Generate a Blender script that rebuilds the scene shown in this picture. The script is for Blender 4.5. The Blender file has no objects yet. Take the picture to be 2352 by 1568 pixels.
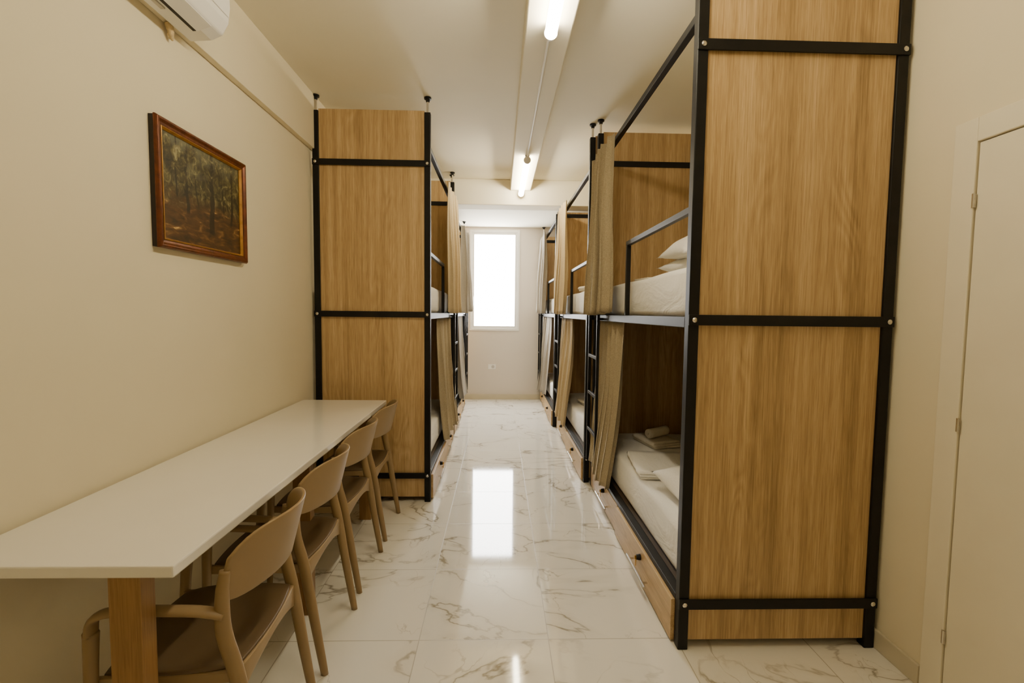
import bpy, bmesh, math, random
from mathutils import Vector, Matrix
random.seed(7)
SC=bpy.context.scene; COL=SC.collection
PI=math.pi
# ------------------------------------------------------------------ colour / materials
def S(r,g,b):
    f=lambda c:(c/255/12.92 if c/255<=.04045 else ((c/255+.055)/1.055)**2.4)
    return (f(r),f(g),f(b),1)
def newmat(name):
    m=bpy.data.materials.new(name); m.use_nodes=True
    nt=m.node_tree; b=nt.nodes['Principled BSDF']
    return m,nt,b
def N(nt,t,**k):
    n=nt.nodes.new(t)
    for a,v in k.items(): setattr(n,a,v)
    return n
def L(nt,a,b): nt.links.new(a,b)
def math_(nt,op,a,b=None,c=None,clamp=False):
    n=N(nt,'ShaderNodeMath',operation=op); n.use_clamp=clamp
    for i,v in enumerate((a,b,c)):
        if v is None: continue
        if isinstance(v,(int,float)): n.inputs[i].default_value=v
        else: L(nt,v,n.inputs[i])
    return n.outputs[0]
def mixc(nt,fac,a,b,mode='MIX'):
    n=N(nt,'ShaderNodeMix',data_type='RGBA',blend_type=mode)
    for i,v in ((0,fac),(6,a),(7,b)):
        if isinstance(v,(int,float)): n.inputs[i].default_value=v
        elif isinstance(v,tuple): n.inputs[i].default_value=v
        else: L(nt,v,n.inputs[i])
    return n.outputs[2]
def ramp(nt,fac,stops):
    n=N(nt,'ShaderNodeValToRGB'); e=n.color_ramp.elements
    while len(e)<len(stops): e.new(.5)
    for i,(p,c) in enumerate(stops): e[i].position=p; e[i].color=c
    L(nt,fac,n.inputs[0]); return n.outputs[0]
def noise(nt,vec,scale,detail=4,dist=0,rough=.5):
    n=N(nt,'ShaderNodeTexNoise'); n.inputs['Scale'].default_value=scale; n.inputs['Detail'].default_value=detail
    n.inputs['Distortion'].default_value=dist; n.inputs['Roughness'].default_value=rough
    if vec is not None: L(nt,vec,n.inputs['Vector'])
    return n.outputs['Fac']
def bump(nt,b,h,strength=.2,dist=.01):
    n=N(nt,'ShaderNodeBump'); n.inputs['Strength'].default_value=strength; n.inputs['Distance'].default_value=dist
    L(nt,h,n.inputs['Height']); L(nt,n.outputs[0],b.inputs['Normal'])
def objvec(nt,rand=True):
    tc=N(nt,'ShaderNodeTexCoord'); v=tc.outputs['Object']
    if rand:
        oi=N(nt,'ShaderNodeObjectInfo')
        r=math_(nt,'MULTIPLY',oi.outputs['Random'],37.0)
        a=N(nt,'ShaderNodeVectorMath',operation='ADD'); L(nt,v,a.inputs[0])
        c=N(nt,'ShaderNodeCombineXYZ'); L(nt,r,c.inputs[0]); L(nt,r,c.inputs[1]); L(nt,r,c.inputs[2]); L(nt,c.outputs[0],a.inputs[1])
        v=a.outputs[0]
    return v
def mapping(nt,v,scale):
    m=N(nt,'ShaderNodeMapping'); m.inputs['Scale'].default_value=scale; L(nt,v,m.inputs[0]); return m.outputs[0]
def plain(name,col,rough=.5,metal=0,var=.06,nscale=6,bmp=0,bscale=60,spec=.5,coat=0):
    m,nt,b=newmat(name); v=objvec(nt,False)
    f=noise(nt,v,nscale,3)
    d=tuple(c*(1-var) for c in col[:3])+(1,); u=tuple(min(1,c*(1+var)) for c in col[:3])+(1,)
    L(nt,ramp(nt,f,[(.3,d),(.7,u)]),b.inputs['Base Color'])
    b.inputs['Roughness'].default_value=rough; b.inputs['Metallic'].default_value=metal
    b.inputs['Specular IOR Level'].default_value=spec; b.inputs['Coat Weight'].default_value=coat
    if bmp: bump(nt,b,noise(nt,v,bscale,4),bmp,.004)
    return m
def wood(name,dark,mid,light,axis=2,rough=.42):
    m,nt,b=newmat(name); v=objvec(nt)
    def sc(a,z):
        s=[a,a,a]; s[axis]=z; return tuple(s)
    n1=noise(nt,mapping(nt,v,sc(30,.5)),1.0,6,.2)
    n0=noise(nt,mapping(nt,v,sc(8,.25)),1.0,2,.2)
    n2=noise(nt,mapping(nt,v,sc(190,4)),1.2,5,.2,.6)
    k=noise(nt,mapping(nt,v,sc(4.5,1.0)),1.0,2,.35)
    ring=math_(nt,'PINGPONG',math_(nt,'MULTIPLY',k,34),1.0)
    area_=ramp(nt,noise(nt,mapping(nt,v,sc(4,.6)),1.3,1),[(.52,(0,0,0,1)),(.64,(1,1,1,1))])
    ring=math_(nt,'MULTIPLY',math_(nt,'SUBTRACT',ring,.5),math_(nt,'MULTIPLY',area_,.08))
    g=math_(nt,'ADD',math_(nt,'MULTIPLY',n1,.36),math_(nt,'MULTIPLY',n0,.24))
    g=math_(nt,'ADD',g,math_(nt,'MULTIPLY',n2,.40)); g=math_(nt,'ADD',g,ring)
    c=ramp(nt,g,[(.33,dark),(.5,mid),(.67,light)])
    n3=noise(nt,mapping(nt,v,sc(330,12)),1.0,3)
    pores=ramp(nt,n3,[(.38,(.70,.64,.56,1)),(.5,(1,1,1,1))])
    L(nt,mixc(nt,.5,c,pores,'MULTIPLY'),b.inputs['Base Color'])
    b.inputs['Roughness'].default_value=rough
    bump(nt,b,n2,.06,.002)
    return m
def fabric(name,col,col2,rough=.9,wr=.0):
    m,nt,b=newmat(name); v=objvec(nt,False)
    f=noise(nt,mapping(nt,v,(220,220,220)),1,2)
    L(nt,ramp(nt,f,[(.35,col),(.65,col2)]),b.inputs['Base Color'])
    b.inputs['Roughness'].default_value=rough; b.inputs['Sheen Weight'].default_value=.15
    b.inputs['Specular IOR Level'].default_value=.2
    h=noise(nt,mapping(nt,v,(6,3,7)),1.2,4,.9) if wr else f
    bump(nt,b,h,wr or .1,.03 if wr else .002)
    return m
def emit(name,col,st):
    m,nt,b=newmat(name); f=noise(nt,objvec(nt,False),2,1)
    L(nt,ramp(nt,f,[(0,col),(1,col)]),b.inputs['Emission Color']); b.inputs['Emission Strength'].default_value=st
    b.inputs['Base Color'].default_value=(.9,.9,.9,1)
    return m
M={}
M['wall']=plain('wall_paint',S(232,221,192),.75,var=.02,nscale=2,bmp=.05,bscale=90,spec=.25)
M['farwall']=plain('far_wall_paint',S(220,211,198),.75,var=.015,nscale=2,bmp=.05,bscale=90,spec=.25)
M['ceil']=plain('ceiling_paint',S(238,231,210),.8,var=.02,nscale=2,spec=.2)
M['base']=plain('skirting_tile',S(208,198,172),.3,var=.04)
M['door']=plain('door_paint',S(236,227,203),.45,var=.02)
M['black']=plain('black_steel',S(12,11,10),.5,.0,var=.3,nscale=25,bmp=.05,spec=.3)
M['steel']=plain('zinc_steel',S(214,210,202),.26,1,var=.1,nscale=30)
M['brass']=plain('brass',S(190,150,70),.3,1,var=.1)
M['oak']=wood('oak_laminate',S(144,116,76),S(188,157,109),S(220,191,143))
M['oakh']=wood('oak_drawer_laminate',S(154,125,82),S(192,161,113),S(216,187,140),axis=1)
M['pine']=wood('pine_leg_wood',S(130,96,54),S(152,116,68),S(168,131,80))
M['platform']=plain('platform_board',S(60,46,32),.7,var=.15)
M['table']=plain('white_laminate',S(242,238,228),.13,var=.012,coat=.3)
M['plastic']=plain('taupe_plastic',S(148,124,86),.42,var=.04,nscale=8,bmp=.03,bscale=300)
M['seat']=plain('taupe_plastic_shaded',S(96,78,52),.45,var=.04,nscale=8,bmp=.03,bscale=300)  # same taupe plastic, darkened to paint in the table's shade on the seats
M['white_plastic']=plain('white_plastic',S(240,238,232),.35,var=.02)
M['grey_plastic']=plain('grey_plastic',S(190,185,176),.5,var=.03)
M['dark']=plain('dark_slot',S(40,36,30),.6,var=.1)
M['foam']=plain('pipe_foam',S(206,184,140),.9,var=.2,nscale=60,bmp=.4,bscale=80)
M['curtain']=fabric('khaki_curtain',S(160,146,117),S(184,169,138))
M['curtain2']=fabric('sand_curtain',S(190,171,135),S(206,187,151))
M['curtain3']=fabric('grey_curtain',S(152,145,133),S(172,164,150))
M['sheet']=fabric('white_sheet',S(242,239,232),S(248,246,240),wr=.4)
M['linen']=fabric('white_linen',S(242,240,234),S(249,247,243),wr=.45)
M['towel']=fabric('cream_towel',S(234,226,208),S(244,236,220),wr=.2)
M['tube']=emit('led_tube',(1,.87,.62,1),66)
M['pane']=emit('daylit_pane',(1,.985,.955,1),38)
M['gold']=plain('gilt_frame',S(98,50,20),.32,.4,var=.35,nscale=30,bmp=.25,bscale=70)
M['liner']=plain('gilt_liner',S(180,134,66),.35,.6,var=.2,nscale=40)
M['framedark']=plain('frame_back',S(28,20,14),.5,var=.2)
def floor_mat():
    m,nt,b=newmat('marble_floor_tile')
    tc=N(nt,'ShaderNodeTexCoord'); sx=N(nt,'ShaderNodeSeparateXYZ'); L(nt,tc.outputs['Object'],sx.inputs[0])
    T=.522
    u=math_(nt,'DIVIDE',math_(nt,'SUBTRACT',sx.outputs[0],.212),T); v=math_(nt,'DIVIDE',math_(nt,'SUBTRACT',sx.outputs[1],1.82),T)
    fu,fv=math_(nt,'FLOOR',u),math_(nt,'FLOOR',v)
    c=N(nt,'ShaderNodeCombineXYZ'); L(nt,fu,c.inputs[0]); L(nt,fv,c.inputs[1])
    wn=N(nt,'ShaderNodeTexWhiteNoise',noise_dimensions='3D'); L(nt,c.outputs[0],wn.inputs['Vector'])
    sc=N(nt,'ShaderNodeVectorMath',operation='SCALE'); L(nt,wn.outputs['Color'],sc.inputs[0]); sc.inputs['Scale'].default_value=23
    ad=N(nt,'ShaderNodeVectorMath',operation='ADD'); L(nt,tc.outputs['Object'],ad.inputs[0]); L(nt,sc.outputs[0],ad.inputs[1])
    P=ad.outputs[0]
    def vein(scale,w,dist,det,sq=(1,1.8,1)):
        rot=N(nt,'ShaderNodeMapping'); rot.inputs['Scale'].default_value=sq; rot.inputs['Rotation'].default_value=(0,0,.6); L(nt,P,rot.inputs[0])
        n=noise(nt,rot.outputs[0],scale,det,dist,.5)
        a=math_(nt,'ABSOLUTE',math_(nt,'SUBTRACT',n,.5))
        return math_(nt,'SUBTRACT',1,math_(nt,'DIVIDE',a,w,clamp=True),clamp=True)
    mask=ramp(nt,noise(nt,P,1.9,2,.3),[(.36,(0,0,0,1)),(.56,(1,1,1,1))])
    mask2=ramp(nt,noise(nt,mapping(nt,P,(-1,1,1)),2.6,2,.4),[(.46,(0,0,0,1)),(.60,(1,1,1,1))])
    v1=math_(nt,'MULTIPLY',vein(1.2,.0105,.6,6),mask); v2=math_(nt,'MULTIPLY',vein(2.0,.007,.8,5,(1.6,1,1)),mask2)
    soft=math_(nt,'MULTIPLY',vein(1.2,.05,.6,6),mask)
    col=mixc(nt,math_(nt,'MULTIPLY',soft,.25),S(240,236,226),S(182,174,156))
    col=mixc(nt,math_(nt,'MULTIPLY',v1,.82),col,S(128,117,96))
    col=mixc(nt,math_(nt,'MULTIPLY',v2,.6),col,S(148,137,115))
    gu=math_(nt,'ABSOLUTE',math_(nt,'SUBTRACT',math_(nt,'FRACT',u),.5)); gv=math_(nt,'ABSOLUTE',math_(nt,'SUBTRACT',math_(nt,'FRACT',v),.5))
    seam=math_(nt,'GREATER_THAN',math_(nt,'MAXIMUM',gu,gv),.4962)
    col=mixc(nt,math_(nt,'MULTIPLY',seam,.75),col,S(150,140,120))
    L(nt,col,b.inputs['Base Color'])
    L(nt,math_(nt,'ADD',math_(nt,'MULTIPLY',seam,.4),.055),b.inputs['Roughness'])
    b.inputs['Specular IOR Level'].default_value=.9
    return m
M['floor']=floor_mat()
def painting_mat():
    m,nt,b=newmat('forest_oil_painting')
    tc=N(nt,'ShaderNodeTexCoord'); sx=N(nt,'ShaderNodeSeparateXYZ'); L(nt,tc.outputs['Object'],sx.inputs[0])
    ob=tc.outputs['Object']
    y,z=sx.outputs[1],sx.outputs[2]          # origin: middle of the frame's base
    leaf=noise(nt,ob,22,6,1.2,.68)
    foliage=ramp(nt,leaf,[(.34,S(24,22,12)),(.48,S(58,54,30)),(.58,S(96,88,50)),(.70,S(160,152,112))])
    g=noise(nt,mapping(nt,ob,(1,14,46)),1,4,.6)
    ground=ramp(nt,g,[(.35,S(48,34,16)),(.54,S(80,54,24)),(.66,S(116,84,42)),(.74,S(216,176,108))])
    hz=noise(nt,ob,9,3)
    mask=math_(nt,'MULTIPLY',math_(nt,'SUBTRACT',math_(nt,'ADD',z,math_(nt,'MULTIPLY',hz,.10)),.225),14,clamp=True)
    col=mixc(nt,mask,ground,foliage)
    sky=math_(nt,'MULTIPLY',math_(nt,'SUBTRACT',math_(nt,'ADD',math_(nt,'MULTIPLY',z,1.1),math_(nt,'MULTIPLY',noise(nt,ob,7,5,.8),.6)),.66),4,clamp=True)
    sky=math_(nt,'MULTIPLY',sky,math_(nt,'SUBTRACT',.95,math_(nt,'MULTIPLY',math_(nt,'ADD',y,.3),1.3),clamp=True))
    col=mixc(nt,sky,col,S(150,150,126))
    wn_=noise(nt,mapping(nt,ob,(1,3,7)),1,3,.4)
    wob=math_(nt,'MULTIPLY',math_(nt,'SUBTRACT',wn_,.5),.05)
    for yi,w,zb,ln in ((-.175,.007,.2,.02),(-.118,.011,.15,-.03),(-.055,.006,.19,.05),(.045,.018,.09,-.02),(.128,.006,.2,.06),(.19,.010,.15,-.04)):
        yy=math_(nt,'ADD',math_(nt,'ADD',y,wob),math_(nt,'MULTIPLY',math_(nt,'SUBTRACT',z,.2),ln))
        d=math_(nt,'ABSOLUTE',math_(nt,'SUBTRACT',yy,yi))
        wd=math_(nt,'MULTIPLY',math_(nt,'SUBTRACT',1.25,math_(nt,'MULTIPLY',z,1.3)),w)
        t=math_(nt,'MULTIPLY',math_(nt,'SUBTRACT',wd,d),260,clamp=True)
        t=math_(nt,'MULTIPLY',t,math_(nt,'MULTIPLY',math_(nt,'SUBTRACT',z,zb),60,clamp=True))
        brk=math_(nt,'ADD',math_(nt,'MULTIPLY',math_(nt,'SUBTRACT',.62,leaf),5,clamp=True),math_(nt,'MULTIPLY',math_(nt,'SUBTRACT',.34,z),10,clamp=True),clamp=True)
        col=mixc(nt,math_(nt,'MULTIPLY',math_(nt,'MULTIPLY',t,brk),.9),col,S(26,20,12))
    L(nt,col,b.inputs['Base Color']); b.inputs['Roughness'].default_value=.5
    bump(nt,b,leaf,.2,.002)
    return m
M['painting']=painting_mat()
# ------------------------------------------------------------------ mesh helpers
def bx(bm,x0,x1,y0,y1,z0,z1):
    x0,x1=min(x0,x1),max(x0,x1); y0,y1=min(y0,y1),max(y0,y1); z0,z1=min(z0,z1),max(z0,z1)
    v=[bm.verts.new((x,y,z)) for x in (x0,x1) for y in (y0,y1) for z in (z0,z1)]
    for f in ((0,1,3,2),(4,6,7,5),(0,4,5,1),(2,3,7,6),(0,2,6,4),(1,5,7,3)): bm.faces.new([v[i] for i in f])
    return bm
def box(*a): return bx(bmesh.new(),*a)
def tube(bm,pts,r,n=10,sq=(1,1)):
    pts=[Vector(p) for p in pts]; rs=r if isinstance(r,(list,tuple)) else [r]*len(pts)
    rings=[]; ref=None
    for i,p in enumerate(pts):
        t=(pts[min(i+1,len(pts)-1)]-pts[max(i-1,0)]).normalized()
        if ref is None: ref=Vector((0,1,0)) if abs(t.y)<.9 else Vector((1,0,0))
        a=(ref-t*ref.dot(t)).normalized(); b=t.cross(a); ref=a
        rings.append([bm.verts.new(p+a*math.cos(2*PI*k/n)*rs[i]*sq[0]+b*math.sin(2*PI*k/n)*rs[i]*sq[1]) for k in range(n)])
    for i in range(len(rings)-1):
        for k in range(n): bm.faces.new([rings[i][k],rings[i][(k+1)%n],rings[i+1][(k+1)%n],rings[i+1][k]])
    bm.faces.new(rings[0][::-1]); bm.faces.new(rings[-1]); return bm
def spline(pts,sub=6):
    P=[Vector(p) for p in pts]; out=[]
    for i in range(len(P)-1):
        p0,p1,p2,p3=P[max(i-1,0)],P[i],P[i+1],P[min(i+2,len(P)-1)]
        for k in range(sub):
            t=k/sub
            out.append(.5*((2*p1)+(p2-p0)*t+(2*p0-5*p1+4*p2-p3)*t*t+(3*p1-p0-3*p2+p3)*t**3))
    out.append(P[-1]); return out
def slab(bm,fn,nu,nv,off):
    off=Vector(off); A=[[bm.verts.new(Vector(fn(i/nu,j/nv))) for j in range(nv+1)] for i in range(nu+1)]
    B=[[bm.verts.new(A[i][j].co+off) for j in range(nv+1)] for i in range(nu+1)]
    for i in range(nu):
        for j in range(nv):
            bm.faces.new([A[i][j],A[i+1][j],A[i+1][j+1],A[i][j+1]]); bm.faces.new([B[i][j],B[i][j+1],B[i+1][j+1],B[i+1][j]])
    for i in range(nu):
        bm.faces.new([A[i][0],B[i][0],B[i+1][0],A[i+1][0]]); bm.faces.new([A[i][nv],A[i+1][nv],B[i+1][nv],B[i][nv]])
    for j in range(nv):
        bm.faces.new([A[0][j],A[0][j+1],B[0][j+1],B[0][j]]); bm.faces.new([A[nu][j],B[nu][j],B[nu][j+1],A[nu][j+1]])
    return bm
def prism_y(bm,prof,y0,y1):
    a=[bm.verts.new((x,y0,z)) for x,z in prof]; b=[bm.verts.new((x,y1,z)) for x,z in prof]; n=len(prof)
    for i in range(n): bm.faces.new([a[i],a[(i+1)%n],b[(i+1)%n],b[i]])
    bm.faces.new(a[::-1]); bm.faces.new(b); return bm
WL={}
def link(name,bm,mat,loc,parent,smooth,bevel,solid=0,sub=0):
    bmesh.ops.translate(bm,verts=bm.verts,vec=-Vector(loc))
    bmesh.ops.recalc_face_normals(bm,faces=bm.faces)
    me=bpy.data.meshes.new(name); bm.to_mesh(me); bm.free()
    me.materials.append(M[mat])
    if smooth:
        for p in me.polygons: p.use_smooth=True
    o=bpy.data.objects.new(name,me); COL.objects.link(o)
    if parent is not None: o.parent=parent
    else: o.location=loc
    WL[o.name]=Vector(loc)
    if solid: s=o.modifiers.new('thick','SOLIDIFY'); s.thickness=solid; s.offset=0
    if bevel: s=o.modifiers.new('edge','BEVEL'); s.width=bevel; s.segments=3 if bevel>.01 else 2; s.limit_method='ANGLE'
    if sub: s=o.modifiers.new('soft','SUBSURF'); s.levels=sub; s.render_levels=sub
    return o
def part(name,bm,mat,parent,smooth=False,bevel=0,label=None,**k):
    o=link(name,bm,mat,WL[parent.name],parent,smooth,bevel,**k)
    if label: o['label']=label
    return o
def tag(o,label,cat,group=None):
    o['label']=label; o['category']=cat
    if group: o['group']=group
    return o
def thing(name,loc,label,cat,group=None):
    o=bpy.data.objects.new(name,None); o.empty_display_size=.1; COL.objects.link(o); o.location=loc; WL[o.name]=Vector(loc)
    return tag(o,label,cat,group)
def solo(name,bm,mat,label,cat,group=None,smooth=False,bevel=0,**k):
    xs=[v.co for v in bm.verts]
    lo=[min(v[i] for v in xs) for i in range(3)]; hi=[max(v[i] for v in xs) for i in range(3)]
    return tag(link(name,bm,mat,((lo[0]+hi[0])/2,(lo[1]+hi[1])/2,lo[2]),None,smooth,bevel,**k),label,cat,group)
def struct(name,bm,mat,parent=None,bevel=0,smooth=False):
    if parent is not None: return part(name,bm,mat,parent,smooth,bevel)
    o=link(name,bm,mat,(0,0,0),None,smooth,bevel); o['kind']='structure'; return o
# ------------------------------------------------------------------ room
WX,RW,YF,YB=-1.262,1.5205,7.1,-1.6
ZC,ZF=2.738,2.59
CB0,CB1,CBZ=5.1,5.35,2.47
struct('floor',box(WX-.1,RW+.1,YB-.1,YF+.1,-.1,0),'floor')
bm=box(WX-.1,RW+.1,YB-.1,CB1,ZC,ZC+.1); bx(bm,WX-.1,RW+.1,CB1,YF+.1,ZF,ZC+.1); struct('ceiling',bm,'ceil')
struct('wall_left',box(WX-.1,WX,YB-.1,YF+.1,0,ZC),'wall')
struct('wall_right',box(RW,RW+.1,YB-.1,YF+.1,0,ZC),'wall')
struct('wall_back',box(WX,RW,YB-.1,YB,0,ZC),'wall')
w0,w1,wz0,wz1=-.4474,.305,1.045,2.55
bm=box(WX,w0,YF,YF+.12,0,ZF); bx(bm,w1,RW,YF,YF+.12,0,ZF); bx(bm,w0,w1,YF,YF+.12,0,wz0); bx(bm,w0,w1,YF,YF+.12,wz1,ZF)
struct('wall_far',bm,'farwall')
struct('trim_1',box(.11,.325,YB,CB0,2.62,ZC),'ceil',bevel=.006)            # ceiling beam carrying the lamps
struct('trim_2',box(WX,RW,CB0,CB1,CBZ,ZC),'ceil',bevel=.006)              # cross beam
struct('trim_3',box(WX,-1.228,YB,CB0,2.387,ZC),'wall',bevel=.003)         # beam along the left wall
struct('baseboard_far',box(WX,RW,YF-.012,YF,0,.077),'base',bevel=.003)
struct('baseboard_right',box(RW-.012,RW,1.56,YF-.012,0,.077),'base',bevel=.003)
struct('baseboard_left',box(WX,WX+.01,YB,YF-.012,0,.077),'base',bevel=.003)
# window
def ring_xz(x0,x1,z0,z1,t,y0,y1):
    bm=box(x0,x0+t,y0,y1,z0,z1); bx(bm,x1-t,x1,y0,y1,z0,z1); bx(bm,x0+t,x1-t,y0,y1,z0,z0+t); bx(bm,x0+t,x1-t,y0,y1,z1-t,z1); return bm
win=struct('window_1',ring_xz(w0,w1,wz0,wz1,.035,YF-.014,YF+.07),'white_plastic',bevel=.003)
struct('window_sash',ring_xz(w0+.036,w1-.036,wz0+.036,wz1-.036,.035,YF+.0,YF+.06),'white_plastic',win,bevel=.003)
struct('window_pane',box(w0+.071,w1-.071,YF+.03,YF+.036,wz0+.071,wz1-.071),'pane',win)
hb=box(w0+.046,w0+.062,YF-.010,YF+.0,1.5,1.56); bx(hb,w0+.048,w0+.060,YF-.024,YF-.010,1.42,1.545); struct('window_handle',hb,'white_plastic',win,bevel=.003)
# door on the right wall
dr=struct('door_1',box(RW-.014,RW-.001,.6,1.468,.008,1.87),'door',bevel=.002)
bm=box(RW-.02,RW-.0005,1.472,1.548,0,1.95); bx(bm,RW-.02,RW-.0005,.52,.596,0,1.95); bx(bm,RW-.02,RW-.0005,.596,1.472,1.874,1.95)
struct('door_casing',bm,'door',dr,bevel=.003)
for z in (.25,.97,1.69):
    h=bmesh.new(); tube(h,[(RW-.021,1.470,z-.022),(RW-.021,1.470,z+.022)],.0045,10); bx(h,RW-.0205,RW-.019,1.463,1.477,z-.022,z+.022)
    struct('door_hinge',h,'steel',dr)
# ------------------------------------------------------------------ bunk beds
Z0,Z1,Z2,ZR,ZT=.1875,1.3,2.3026,2.42,2.6484
PT=.02
def bunk(X,XB,Y0,Y1,zts,zr,tips,label,near_z2=Z2):
    """X aisle-side post centre, XB wall-side post centre, Y0 near face, Y1 far face"""
    d=1 if XB>X else -1
    t=thing('bunk_bed',((X+XB)/2,(Y0+Y1)/2,0),label,'bunk bed','steel and oak bunk beds')
    ys=(Y0+PT,Y1-PT)
    for i,y in enumerate(ys):
        zt=zts[i]
        for x in (X,XB):
            tip=tips[i]
            p=part('post',box(x-PT,x+PT,y-PT,y+PT,0,zt-.012),'black',t,bevel=.003)
            if tip:
                b=bmesh.new(); tube(b,[(x,y,zt-.02),(x,y,tip-.012)],.008,8); part('threaded_rod',b,'steel',p,smooth=False)
                b=bmesh.new(); tube(b,[(x,y,tip-.03),(x,y,tip-.014),(x,y,tip-.012),(x,y,tip-.001)],[.012,.014,.024,.024],14); part('ceiling_foot',b,'black',p)
    xa,xb=min(X,XB),max(X,XB)
    for i,y in enumerate(ys):
        part('end_panel',box(xa+PT,xb-PT,y-.009,y+.009,.035,zts[i]),'oak',t,bevel=.001)
        for z in (Z0,Z1,near_z2 if i==0 else zr):
            yy=(Y0-.006,Y0+.002) if i==0 else (Y1-.0,Y1+.006)
            b=box(xa-PT-.001,xb+PT+.001,yy[0],yy[1],z-.02,z+.02)
            if i==1: bx(b,xa+PT,xb-PT,y-.02,y-.0091,z-.02,z+.02)
            else: bx(b,xa+PT,xb-PT,y+.0091,y+.02,z-.02,z+.02)
            r=part('end_rail',b,'black',t,bevel=.002)
            if i==0:
                for x in (X,XB):
                    b=bmesh.new(); tube(b,[(x,Y0-.006,z),(x,Y0-.009,z),(x,Y0-.0125,z)],[.0095,.0095,.005],12); part('bolt',b,'steel',r)
    ya,yb=Y0+2*PT,Y1-2*PT
    for x in (X,XB):
        part('side_rail',box(x-.02,x+.02,ya,yb,Z1-.03,Z1+.012),'black',t,bevel=.002)
        part('lower_side_rail',box(x-.02,x+.02,ya,yb,.182,.206),'black',t,bevel=.002)
        part('curtain_rail' if x==X else 'top_rail',box(x-.015,x+.015,ya,yb,zr-.015,zr+.015),'black',t,bevel=.002)
    part('upper_platform',box(xa+.021,xb-.021,ya,yb,Z1-.02,Z1+.008),'platform',t)
    part('lower_platform',box(xa+.021,xb-.021,ya,yb,.184,.205),'platform',t)
    # guard rail
    yg=Y0+.53*(Y1-Y0)
    b=box(X-.012,X+.012,ya,yg,1.708,1.733); bx(b,X-.012,X+.012,yg-.025,yg,Z1+.012,1.708)
    part('guard_rail',b,'black',t,bevel=.002)
    # ladder at the far end of the aisle side
    xo=X-d*.052
    b=bmesh.new()
    for y in (Y1-.32,Y1-.035):
        bx(b,xo-.010,xo+.010,y-.010,y+.010,.21,Z1+.012)
        for z in (Z1-.02,.212): bx(b,min(xo,X),max(xo,X),y-.008,y+.008,z-.006,z+.012)
    for z in (.46,.735,1.01): bx(b,xo-.009,xo+.009,Y1-.31,Y1-.045,z-.011,z+.011)
    part('ladder',b,'black',t,bevel=.002)
    # drawers
    ym=(Y0+Y1)/2+.06
    for k,(a,c) in enumerate(((Y0+.045,ym-.009),(ym+.009,Y1-.045))):
        o_=-.034 if k==0 else -.022
        xf=X+d*o_
        b=box(xf,xf+d*.016,a,c,.010,.180); bx(b,xf+d*.016,xf+d*.55,a+.03,c-.03,.03,.15)
        dw=part('drawer',b,'oakh',t,bevel=.0015)
        m_=(a+c)/2-.04
        b=bmesh.new(); xh=xf-d*.024
        tube(b,[(xh,m_-.15,.07),(xh,m_+.15,.07)],.007,10)
        for y in (m_-.11,m_+.11): tube(b,[(xf,y,.07),(xh,y,.07)],.005,8)
        part('handle',b,'steel',dw,smooth=False)
        b=bmesh.new(); tube(b,[(xf,m_,.135),(xf-d*.008,m_,.135),(xf-d*.02,m_,.135)],[.015,.015,.012],14); lk=part('lock',b,'black',dw)
        b=bmesh.new(); bx(b,xf-d*.029,xf-d*.019,m_-.002,m_+.002,.127,.143); bx(b,xf-d*.027,xf-d*.023,m_-.010,m_+.010,.097,.127)
        part('key',b,'brass',dw)
    return t
RB=[(.7356,1.4862,1.7516,3.535),(.692,1.47,3.575,5.31),(.655,1.47,5.36,7.06)]
LB=[(-.4855,-1.222,3.1997,4.90),(-.50,-1.222,4.95,6.72)]
bunk(*RB[0],(ZT,ZT),ZR,(ZC,ZC),'tall black steel and oak bunk bed nearest on the right, beside the door')
bunk(*RB[1],(ZT,2.44),2.40,(ZC,None),'middle bunk bed of the right hand row, second from the door')
bunk(*RB[2],(2.45,2.45),2.38,(ZF,ZF),'farthest bunk bed of the right hand row, in the corner right of the window')
bunk(*LB[0],(ZT,ZT),ZR,(ZC,ZC),'oak panelled bunk bed at the far end of the white table')
bunk(*LB[1],(ZT,2.44),2.38,(ZC,ZF),'left bunk bed nearer the window, hidden behind the one at the table')
# mattresses
def mattress(bed,z0,z1,label):
    X,XB,Y0,Y1=bed; xa,xb=min(X,XB),max(X,XB)
    bm=bmesh.new(); nx,ny=16,32
    def top(i,j):
        u,v=i/nx,j/ny
        return z1+.006*math.sin(5*u+9*v)*math.sin(3*v+1)
    A=[[bm.verts.new((xa+.034+(xb-xa-.068)*i/nx,Y0+.05+(Y1-Y0-.1)*j/ny,top(i,j))) for j in range(ny+1)] for i in range(nx+1)]
    B=[[bm.verts.new((A[i][j].co.x,A[i][j].co.y,z0)) for j in range(ny+1)] for i in range(nx+1)]
    for i in range(nx):
        for j in range(ny):
            bm.faces.new([A[i][j],A[i+1][j],A[i+1][j+1],A[i][j+1]]); bm.faces.new([B[i][j],B[i][j+1],B[i+1][j+1],B[i+1][j]])
    for i in range(nx):
        bm.faces.new([A[i][0],B[i][0],B[i+1][0],A[i+1][0]]); bm.faces.new([A[i][ny],A[i+1][ny],B[i+1][ny],B[i][ny]])
    for j in range(ny):
        bm.faces.new([A[0][j],A[0][j+1],B[0][j+1],B[0][j]]); bm.faces.new([A[nx][j],B[nx][j],B[nx][j+1],A[nx][j+1]])
    solo('mattress',bm,'sheet',label,'mattress','mattresses under white fitted sheets',smooth=True,bevel=.03)
where=['the nearest right bunk bed','the middle right bunk bed','the right corner bunk bed by the window','the bunk bed beyond the table','the left bunk bed nearer the window']
for bed,w in zip(RB+LB,where):
    mattress(bed,.207,.42,'white sheeted mattress on the lower bunk of '+w)
    mattress(bed,1.309,1.515,'white sheeted mattress on the upper bunk of '+w)
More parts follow.
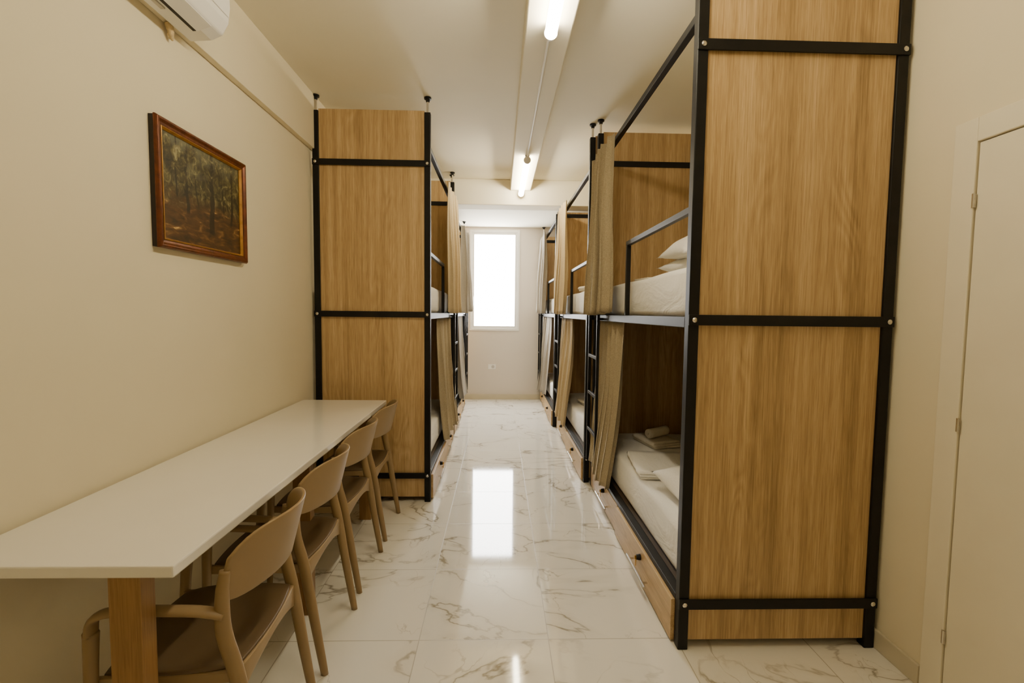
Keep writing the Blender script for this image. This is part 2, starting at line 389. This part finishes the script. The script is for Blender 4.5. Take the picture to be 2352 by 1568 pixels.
# ------------------------------------------------------------------ curtains
def curtain(X,out,t0,t1,b0,b1,z1,z0,mat,folds,amp,label,seed=0,flare=.03):
    nu,nv=folds*18,26; bm=bmesh.new(); G=[]
    for i in range(nu+1):
        u=i/nu; uw=u+.02*math.sin(9*u+seed)+.012*math.sin(23*u+seed*2); row=[]
        for j in range(nv+1):
            v=j/nv; e=v*v*(3-2*v)
            y=(t0+(t1-t0)*u)*(1-e)+(b0+(b1-b0)*u)*e
            ph=2*PI*folds*uw+.5*math.sin(2.0*v+seed)
            a=amp*(.45+.6*min(1,v*1.6))*(.8+.35*math.sin(7*u+seed*3))
            x=X+out*(flare*v*v+amp*.6)+a*(math.sin(ph)+.28*math.sin(2*ph+seed+v))+.006*math.sin(6*v+4*u+seed)
            y+=.45*a*math.sin(2*ph+1)
            z=z1+(z0-z1)*v+(.012*math.sin(4*u+seed)*v)
            row.append(bm.verts.new((x,y,z)))
        G.append(row)
    for i in range(nu):
        for j in range(nv): bm.faces.new([G[i][j],G[i+1][j],G[i+1][j+1],G[i][j+1]])
    solo('curtain',bm,mat,label,'curtain','privacy curtains on the bunk beds',smooth=True,solid=.003)
def curtains(bed,out,zr,fr,mats,names,amp=.046,folds=5):
    X,XB,Y0,Y1=bed; Ln=Y1-Y0
    a,b=Y0+fr*Ln,Y1-.01
    curtain(X+out*.018,out,a+.05,b,a,b+.0,zr+.015,1.32,mats[0],folds,amp,names[0],seed=Y0,flare=.02)
    curtain(X-out*.038,out,a-.12,Y1-.07,a+.0,Y1-.09,1.266,.21,mats[1],folds,amp*.78,names[1],seed=Y0+2,flare=.06)
curtains(RB[0],-1,ZR,.64,('curtain','curtain'),('khaki curtain on the upper bunk of the nearest right bed','khaki curtain on the lower bunk of the nearest right bed, behind its ladder'))
curtains(RB[1],-1,2.40,.56,('curtain2','curtain2'),('sand curtain on the upper bunk of the middle right bed','sand curtain on the lower bunk of the middle right bed'))
curtains(RB[2],-1,2.38,.50,('curtain3','curtain3'),('grey curtain on the upper bunk right of the window','grey curtain on the lower bunk right of the window'))
curtains(LB[0],1,ZR,.50,('curtain2','curtain'),('sand curtain on the upper bunk of the bed beyond the table','khaki curtain on the lower bunk of the bed beyond the table'),amp=.042)
curtains(LB[1],1,2.38,.50,('curtain3','curtain3'),('grey curtain on the upper bunk left of the window','grey curtain on the lower bunk left of the window'))
# ------------------------------------------------------------------ bedding
def pillow(loc,rot,a,b,T,label,group='white pillows'):
    bm=bmesh.new(); n=20; R=Matrix.Translation(loc)@Matrix.Rotation(rot[2],4,'Z')@Matrix.Rotation(rot[0],4,'X')@Matrix.Rotation(rot[1],4,'Y')
    def P(i,j,s):
        u=2*i/n-1; v=2*j/n-1
        t=T*((1-u**4)*(1-v**4))**.75*(1+.08*math.sin(5*u+3*v)+.05*math.sin(11*u-7*v))
        return R@Vector((a*u*(1-.09*(1-v*v)*(u*u)),b*v*(1-.09*(1-u*u)*(v*v)),s*t))
    V={}
    for s in (1,-1):
        for i in range(n+1):
            for j in range(n+1):
                e=i in(0,n) or j in(0,n)
                k=(i,j,0 if e else s)
                if k not in V: V[k]=bm.verts.new(P(i,j,0 if e else s))
        g=lambda i,j:V[(i,j,0 if (i in(0,n) or j in(0,n)) else s)]
        for i in range(n):
            for j in range(n): bm.faces.new([g(i,j),g(i+1,j),g(i+1,j+1),g(i,j+1)])
    return solo('pillow',bm,'linen',label,'pillow',group,smooth=True)
def folded(name,loc,rz,w,l,layers,th,mat,label,cat,group=None):
    prof=[]; z=th/2
    for k in range(layers):
        xs=(-w/2,w/2) if k%2==0 else (w/2,-w/2)
        s=1 if k%2==0 else -1
        for q in range(5): prof.append((xs[0]+(xs[1]-xs[0])*q/4,z))
        if k<layers-1:
            for q in (1,2,3): a=PI*q/4; prof.append((xs[1]+s*th*.62*math.sin(a),z+th*.55*(1-math.cos(a))))
        z+=th*1.1
    bm=bmesh.new(); n=8; R=Matrix.Translation(loc)@Matrix.Rotation(rz,4,'Z'); G=[]
    for k,(x,z) in enumerate(prof):
        G.append([bm.verts.new(R@Vector((x+.004*math.sin(3*j+k),-l/2+l*j/n+.004*math.sin(k),z+.0))) for j in range(n+1)])
    for i in range(len(G)-1):
        for j in range(n): bm.faces.new([G[i][j],G[i+1][j],G[i+1][j+1],G[i][j+1]])
    return solo(name,bm,mat,label,cat,group,smooth=True,solid=th*.97)
def rolled(loc,rz,r,l,label):
    bm=bmesh.new(); R=Matrix.Translation(loc)@Matrix.Rotation(rz,4,'Z'); G=[]; n=44
    for k in range(n+1):
        a=2*PI*2.8*k/n; rr=.006+(r-.011)*k/n
        G.append([bm.verts.new(R@Vector((-l/2+l*j/6,rr*math.cos(a),r+rr*math.sin(a)))) for j in range(7)])
    for i in range(n):
        for j in range(6): bm.faces.new([G[i][j],G[i+1][j],G[i+1][j+1],G[i][j+1]])
    return solo('rolled_towel',bm,'towel',label,'towel',None,smooth=True,solid=.009)
folded('folded_towel',(1.10,3.18,.426),.25,.19,.26,3,.014,'towel','cream folded towel under the rolled one on the nearest lower bunk','towel')
rolled((1.10,3.17,.474),.6,.036,.19,'small rolled cream towel lying on top of the folded towel')
folded('folded_sheet',(1.0,2.66,.426),-.12,.40,.42,3,.011,'linen','flat folded white sheet on the nearest lower bunk, in front of the towels','bed sheet')
pillow((1.02,2.2,.495),(0.12,0,.1),.22,.17,.06,'white pillow lying on the nearest lower bunk')
pillow((1.14,2.48,1.578),(0,0,.1),.24,.19,.05,'lower white pillow lying flat on the nearest upper bunk')
pillow((1.12,2.42,1.73),(.05,-.42,.0),.27,.20,.06,'upper white pillow leaning on another one on the nearest upper bunk')
folded('folded_towel',(.98,2.98,1.521),.1,.16,.2,2,.012,'towel','thin folded towel on the nearest upper bunk','towel')
folded('folded_towel',(.92,4.55,.426),.2,.18,.24,3,.013,'towel','folded towel on the lower bunk of the middle right bed','towel')
folded('folded_towel',(.83,4.2,1.521),.2,.16,.2,3,.013,'towel','folded towel on the upper bunk of the middle right bed','towel')
pillow((-.75,3.5,1.59),(-.2,0,0),.2,.15,.06,'white pillow on the upper bunk of the bed beyond the table')
# ------------------------------------------------------------------ table
TX0,TX1,TY0,TY1=-1.25,-.7186,1.0294,3.01
tb=thing('long_table',((TX0+TX1)/2,(TY0+TY1)/2,0),'long narrow white table along the left wall under the picture','table')
part('tabletop',box(TX0,TX1,TY0,TY1,.722,.75),'table',tb,bevel=.004)
for y0 in (1.04,1.98,2.92): part('leg',box(-.872,-.80,y0,y0+.045,0,.7215),'pine',tb,bevel=.0015)
part('apron',box(-.855,-.82,1.086,2.919,.685,.7215),'platform',tb,bevel=.002)
part('wall_batten',box(-1.2605,-1.225,1.05,2.98,.68,.7215),'platform',tb,bevel=.002)
# ------------------------------------------------------------------ chairs
def chair(loc,rz,label):
    t=thing('armchair',(0,0,0),label,'chair','taupe plastic armchairs at the table')
    def seat(u,v):
        a=2*u-1; b=2*v-1
        x=a*math.sqrt(1-.18*b*b); y=b*math.sqrt(1-.18*a*a)
        return (-.022+.178*x,.192*y,.425-.014*(1-a*a)*(1-b*b)+.0-.012*max(0,-a)**4)
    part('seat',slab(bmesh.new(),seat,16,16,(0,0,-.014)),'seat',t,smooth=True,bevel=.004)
    def back(u,v):
        a=2*u-1; w=abs(a)
        zt=.772-.012*w*w-.05*w**6; zb=.585+.012*(1-w*w)+.02*w**8
        z=zb+(zt-zb)*v
        return (.195+.045*v-.085*a*a-.02*v*a*a,.207*a*(1-.03*v),z)
    part('backrest',slab(bmesh.new(),back,24,10,(-.010,0,0)),'plastic',t,smooth=True,bevel=.003)
    for s in (-1,1):
        b=bmesh.new(); p=spline([(.205,s*.188,0),(.172,s*.188,.2),(.14,s*.19,.40),(.114,s*.196,.52),(.114,s*.2,.62),(.122,s*.2,.68)])
        n=len(p); tube(b,p,[.0115+.006*math.sin(PI*min(1,i/(n-1)*1.05)) for i in range(n)],12,(.85,1.15)); part('leg',b,'plastic',t,smooth=True)
        b=bmesh.new(); p=spline([(-.215,s*.185,0),(-.205,s*.188,.25),(-.195,s*.195,.45),(-.188,s*.2,.54)])
        n=len(p); tube(b,p,[.0115+.005*i/(n-1) for i in range(n)],12,(.9,1.1)); part('leg',b,'plastic',t,smooth=True)
        b=bmesh.new(); p=spline([(.116,s*.200,.568),(.06,s*.212,.588),(-.06,s*.216,.598),(-.14,s*.212,.595),(-.178,s*.205,.574),(-.188,s*.2,.535)])
        tube(b,p,.0135,12,(1.35,.75)); part('armrest',b,'plastic',t,smooth=True)
        part('seat_rail',box(-.195,.14,s*.182-.008,s*.182+.008,.382,.412),'plastic',t,bevel=.004)
    def apron(u,v):
        a=2*u-1; zb=.345+.045*(1-a*a); return (.148+.012*(1-a*a),.178*a,zb+(.418-zb)*v)
    part('rear_apron',slab(bmesh.new(),apron,12,3,(-.014,0,0)),'plastic',t,smooth=True,bevel=.003)
    return t
def dup(t,label):
    r=t.copy(); COL.objects.link(r); r['label']=label
    for c in t.children:
        k=c.copy(); COL.objects.link(k); k.parent=r
    return r
c0=chair(None,0,'taupe plastic armchair nearest the camera, at the near end of the table')
cs=[c0]+[dup(c0,l) for l in ('second taupe plastic armchair from the near end of the table','third taupe plastic armchair from the near end of the table','taupe plastic armchair farthest along the table, beside the bunk bed panel')]
for c,(x,y,r) in zip(cs,((-.803,1.325,.07),(-.83,1.83,.02),(-.845,2.335,-.015),(-.85,2.83,.01))):
    c.location=(x,y,0); c.rotation_euler=(0,0,r)
# ------------------------------------------------------------------ picture
py0,py1,pz0,pz1=1.755,2.352,1.545,2.021
pic=thing('framed_painting',(WX,(py0+py1)/2,pz0),'forest painting in a red brown gilt frame hung above the table','picture')
def ring_yz(loops):
    bm=bmesh.new(); R=[]
    for ins,dep in loops:
        R.append([bm.verts.new((WX+dep,y,z)) for y,z in ((py0+ins,pz0+ins),(py1-ins,pz0+ins),(py1-ins,pz1-ins),(py0+ins,pz1-ins))])
    n=len(R)
    for i in range(n):
        for k in range(4): bm.faces.new([R[i][k],R[i][(k+1)%4],R[(i+1)%n][(k+1)%4],R[(i+1)%n][k]])
    return bm
part('frame_back',ring_yz([(.003,.001),(.003,.018),(.034,.018),(.034,.001)]),'framedark',pic)
part('frame',ring_yz([(0,.0185),(0,.026),(.006,.034),(.012,.034),(.021,.027),(.031,.025),(.031,.0185)]),'gold',pic,bevel=.002)
part('gilt_liner',ring_yz([(.0315,.008),(.0315,.026),(.0345,.027),(.040,.018),(.040,.008)]),'liner',pic)
part('canvas',box(WX+.008,WX+.014,py0+.036,py1-.036,pz0+.036,pz1-.036),'painting',pic)
# ------------------------------------------------------------------ air conditioner
ax=-1.2275; az=2.372; A=lambda pts:[(ax+x,az+z) for x,z in pts]
ac=thing('air_conditioner',(ax,1.5,az),'white wall mounted air conditioner high on the left wall','air conditioner')
part('housing',prism_y(bmesh.new(),A([(0,0),(.085,.006),(.128,.026),(.152,.07),(.160,.13),(.157,.23),(.137,.265),(0,.27)]),1.10,1.955),'white_plastic',ac,bevel=.006)
part('louver',prism_y(bmesh.new(),A([(.072,.0035),(.126,.0235),(.128,.019),(.073,-.001)]),1.18,1.88),'white_plastic',ac,bevel=.001)
part('outlet_slot',prism_y(bmesh.new(),A([(.058,.003),(.07,.0045),(.07,.001),(.058,0)]),1.18,1.88),'dark',ac)
part('front_panel',prism_y(bmesh.new(),A([(.157,.09),(.163,.13),(.160,.22),(.157,.22)]),1.11,1.945),'white_plastic',ac,bevel=.001)
part('display',box(ax+.03,ax+.045,1.70,1.75,az-.001,az+.0035),'grey_plastic',ac)
b=bmesh.new(); tube(b,spline([(ax-.016,1.855,az+.013),(ax-.012,1.86,az-.012),(ax-.018,1.868,az-.026),(ax-.015,1.876,az-.040)]),[.013]*6+[.010,.012]*3+[.010,.009,.011,.007,.005,.004,.003],10)
part('drain_pipe',b,'foam',ac,smooth=True,label='ragged insulated pipe stub')
# ------------------------------------------------------------------ ceiling lamps
def lamp(y0,y1,label):
    x=.222; zc=2.578; t=thing('tube_light',(x,(y0+y1)/2,2.62),label,'ceiling light','LED batten lights on the ceiling beam')
    part('housing',box(x-.018,x+.018,y0,y1,2.606,2.6195),'white_plastic',t,bevel=.002)
    part('diffuser',prism_y(bmesh.new(),[(x+.028*math.cos(2*PI*k/20),zc+.028*math.sin(2*PI*k/20)) for k in range(20)],y0+.012,y1-.012),'tube',t,smooth=False)
    for a in (y0,y1-.0115): part('end_cap',prism_y(bmesh.new(),[(x+.030*math.cos(2*PI*k/20),zc+.030*math.sin(2*PI*k/20)) for k in range(20)],a,a+.0115),'white_plastic',t)
lamp(.95,2.2,'bright tube light overhead at the near end of the ceiling beam')
lamp(3.95,5.07,'lit tube light at the far end of the ceiling beam, by the cross beam')
b=bmesh.new(); tube(b,[(.222,2.205,2.611),(.222,3.945,2.611)],.008,10); solo('cable_conduit',b,'white_plastic','thin white cable conduit running between the two tube lights','conduit')
# outlet
ot=thing('wall_outlet',(-.1,YF-.0005,.46),'white socket low on the far wall under the window','outlet')
part('plate',box(-.158,-.042,YF-.011,YF-.0005,.46,.535),'white_plastic',ot,bevel=.003)
b=bmesh.new(); tube(b,[(-.085,YF-.0112,.4975),(-.085,YF-.0135,.4975)],.024,18); part('socket',b,'grey_plastic',ot)
# ------------------------------------------------------------------ lights
def area(name,loc,rot,sx,sy,e,col):
    l=bpy.data.lights.new(name,'AREA'); l.shape='RECTANGLE'; l.size=sx; l.size_y=sy; l.energy=e; l.color=col
    o=bpy.data.objects.new(name,l); COL.objects.link(o); o.location=loc; o.rotation_euler=rot
area('rear_fill_light',(.55,-.6,2.70),(0,0,0),.8,.25,3,(1,.87,.63))  # unseen fill light added behind the camera to brighten the near end
w=bpy.data.worlds.new('World'); SC.world=w; w.use_nodes=True
w.node_tree.nodes['Background'].inputs[0].default_value=(.9,.95,1,1); w.node_tree.nodes['Background'].inputs[1].default_value=.3
# ------------------------------------------------------------------ camera
f,p,a,r,h=1077.05,.0615,.0283,.0108,1.3205
Rv=Vector((math.cos(a),-math.sin(a),0)); F=Vector((math.sin(a)*math.cos(p),math.cos(a)*math.cos(p),-math.sin(p))); U=Vector((math.sin(a)*math.sin(p),math.cos(a)*math.sin(p),math.cos(p)))
R2=Rv*math.cos(r)+U*math.sin(r); U2=U*math.cos(r)-Rv*math.sin(r)
cd=bpy.data.cameras.new('camera'); cd.sensor_width=36; cd.lens=f/2352*36; cd.clip_start=.02
cam=bpy.data.objects.new('camera',cd); COL.objects.link(cam)
m=Matrix((R2,U2,-F)).transposed().to_4x4(); m.translation=Vector((0,0,h)); cam.matrix_world=m
SC.camera=cam
